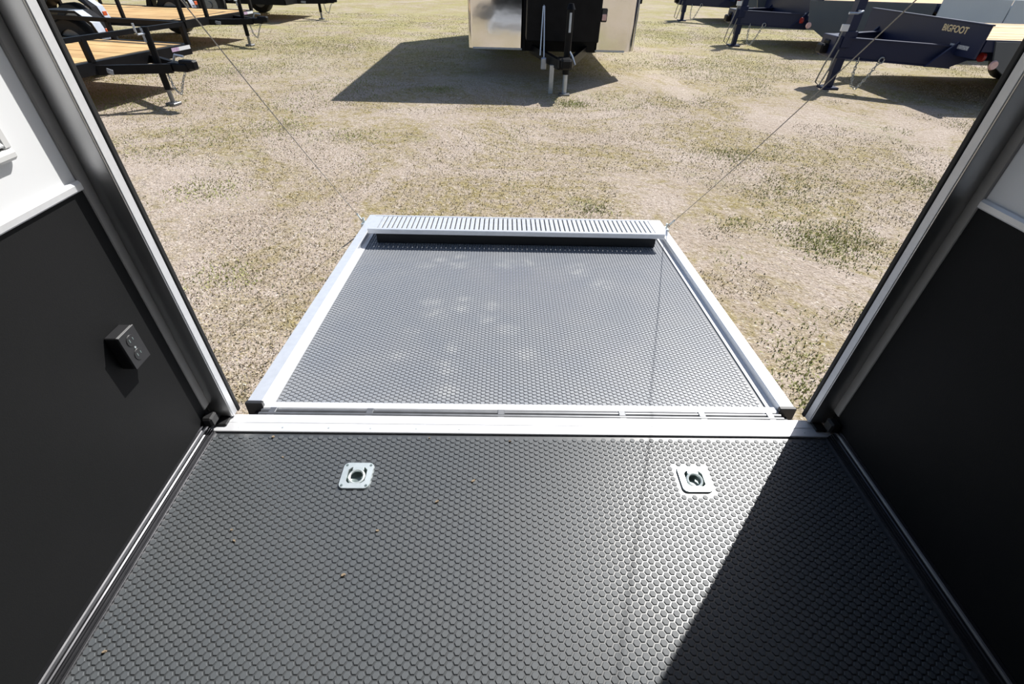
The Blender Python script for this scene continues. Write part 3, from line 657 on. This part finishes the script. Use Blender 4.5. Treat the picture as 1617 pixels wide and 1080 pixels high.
flatbed('third navy flatbed trailer at the top edge, farthest of the row', (6.2, 17.35, GZ), math.pi, 0.745, -0.16, False)

# ------------------------------------------------------------------ enclosed trailer facing us
TX, TY = 0.59, 8.08
et = empty('enclosed_trailer', (TX, TY, GZ)); tag(et, 'enclosed cargo trailer with polished metal front facing the ramp', 'trailer')
W2, ZB, ZTOP, LN = 1.20, 0.36, 2.90, 5.0
MB().bbox(-W2+0.01, W2-0.01, 0.05, LN, ZB+0.02, ZTOP, 0.03).build('body', 'body_white', et)
for s in (-1, 1):
    a, b = (-1.21, -0.44) if s < 0 else (0.67, 1.21)
    g = MB(); n = 10; prof = []
    # polished front sheet wrapped round the corner
    if s < 0: pl_ = [(-0.44, 0.0), (-1.15, 0.0)]+[(-1.15-0.06*math.sin(math.radians(t)), 0.06-0.06*math.cos(math.radians(t))) for t in range(15, 91, 15)]+[(-1.21, 0.5)]
    else: pl_ = [(0.62, 0.0), (1.05, 0.0)]+[(1.05+0.16*math.sin(math.radians(t)), 0.16-0.16*math.cos(math.radians(t))) for t in range(15, 91, 15)]+[(1.21, 0.5)]
    inn = [(x-s*0.008*(1 if i > 1 else 0), y+0.008) for i, (x, y) in enumerate(pl_)]
    poly = pl_+inn[::-1]
    g.prism(poly, 'z', ZB, 0.985); g.build('stone_guard', 'polished', et, True)
    x0 = sorted((pl_[0][0], pl_[1][0]))
    MB().bbox(x0[0], x0[1], -0.012, 0.0, ZB-0.012, ZB+0.012, 0.003).build('bottom_edge', 'galv', et)
    MB().bbox(x0[0], x0[1], -0.010, 0.0, 0.975, 0.995, 0.003).build('guard_trim', 'alu', et)
MB().bbox(1.17, 1.225, 0.10, 0.16, 0.93, ZTOP-0.03, 0.006).build('corner_trim', 'black_paint', et)
MB().box(-0.46, 0.64, 0.0, 0.045, ZB-0.02, 1.3).build('centre_panel', 'black_paint', et)
bx = MB().bbox(-0.40, 0.575, -0.52, -0.005, 0.52, 1.20, 0.012).build('tongue_box', 'black_paint', et)
MB().bbox(-0.415, 0.59, -0.535, 0.0, 1.20, 1.24, 0.008).build('lid', 'black_paint', bx)
MB().bbox(-0.435, -0.395, -0.03, 0.0, ZB-0.01, 0.50, 0.004).build('drain_bracket', 'black_paint', et)
ml = MB(); ml.bbox(0.577, 0.655, -0.50, -0.44, 0.755, 0.905, 0.01); ml = ml.build('marker_light', 'black_plastic', et)
MB().bbox(0.588, 0.644, -0.508, -0.4995, 0.775, 0.845, 0.004).build('lens', 'lens', ml)
for s in (-1, 1):
    MB().beam((s*0.40+0.1, 0.1, 0.36), (s*0.05+0.06, -1.22, 0.36), 0.06, 0.11).build('tongue_beam', 'black_paint', et)
cp = MB(); cp.bbox(-0.02, 0.14, -1.40, -1.14, 0.33, 0.44, 0.012); cp.bbox(0.0, 0.12, -1.52, -1.36, 0.35, 0.46, 0.02); cp.build('coupler', 'black_paint', et)
jk = MB(); jk.tube([(0.10, -1.12, 0.24), (0.10, -1.12, 0.93)], 0.042, 14); jk = jk.build('jack', 'black_paint', et, True)
MB().tube([(0.10, -1.12, 0.93), (0.10, -1.12, 0.99)], [0.055, 0.03], 14).build('jack_cap', 'black_paint', jk, True)
MB().tube([(0.10, -1.175, 0.70), (0.10, -1.165, 0.90)], 0.014, 8).build('jack_label', 'galv', jk, True)
MB().tube([(0.10, -1.12, 0.02), (0.10, -1.12, 0.28)], 0.030, 12).build('inner_tube', 'galv', jk, True)
MB().bbox(0.03, 0.17, -1.19, -1.05, 0.0, 0.02, 0.005).build('foot', 'steel', jk)
MB().tube([(0.11, -1.12, 0.52), (0.16, -1.17, 0.45), (0.20, -1.2, 0.36)], 0.012, 8).build('crank', 'galv', jk, True)
ss = MB(); ss.beam((-0.075, -1.05, 0.0), (-0.075, -1.05, 0.33), 0.055, 0.055, (1, 0, 0)); ss.build('stand_leg', 'galv', et)
ch = MB(); ch.tube([(-0.22, -0.80, 0.40), (-0.20, -0.62, 0.92), (-0.195, -0.60, 0.93), (-0.185, -0.62, 0.92), (-0.17, -0.82, 0.38)], 0.0075, 7); ch.build('breakaway_cable', 'alu', et, True)
MB().bbox(-0.205, -0.135, -0.86, -0.80, 0.24, 0.38, 0.012).build('plug', 'galv', et)
wr = empty('axle'); wr.parent = et; wr.rotation_euler = (0, 0, math.pi/2)
for s in (-1, 1): wheel(wr, 2.9, s*1.0, 0.34, 0.22)

print('objects', len(bpy.data.objects), 'tris', sum(len(o.data.polygons) for o in bpy.data.objects if o.type == 'MESH'))
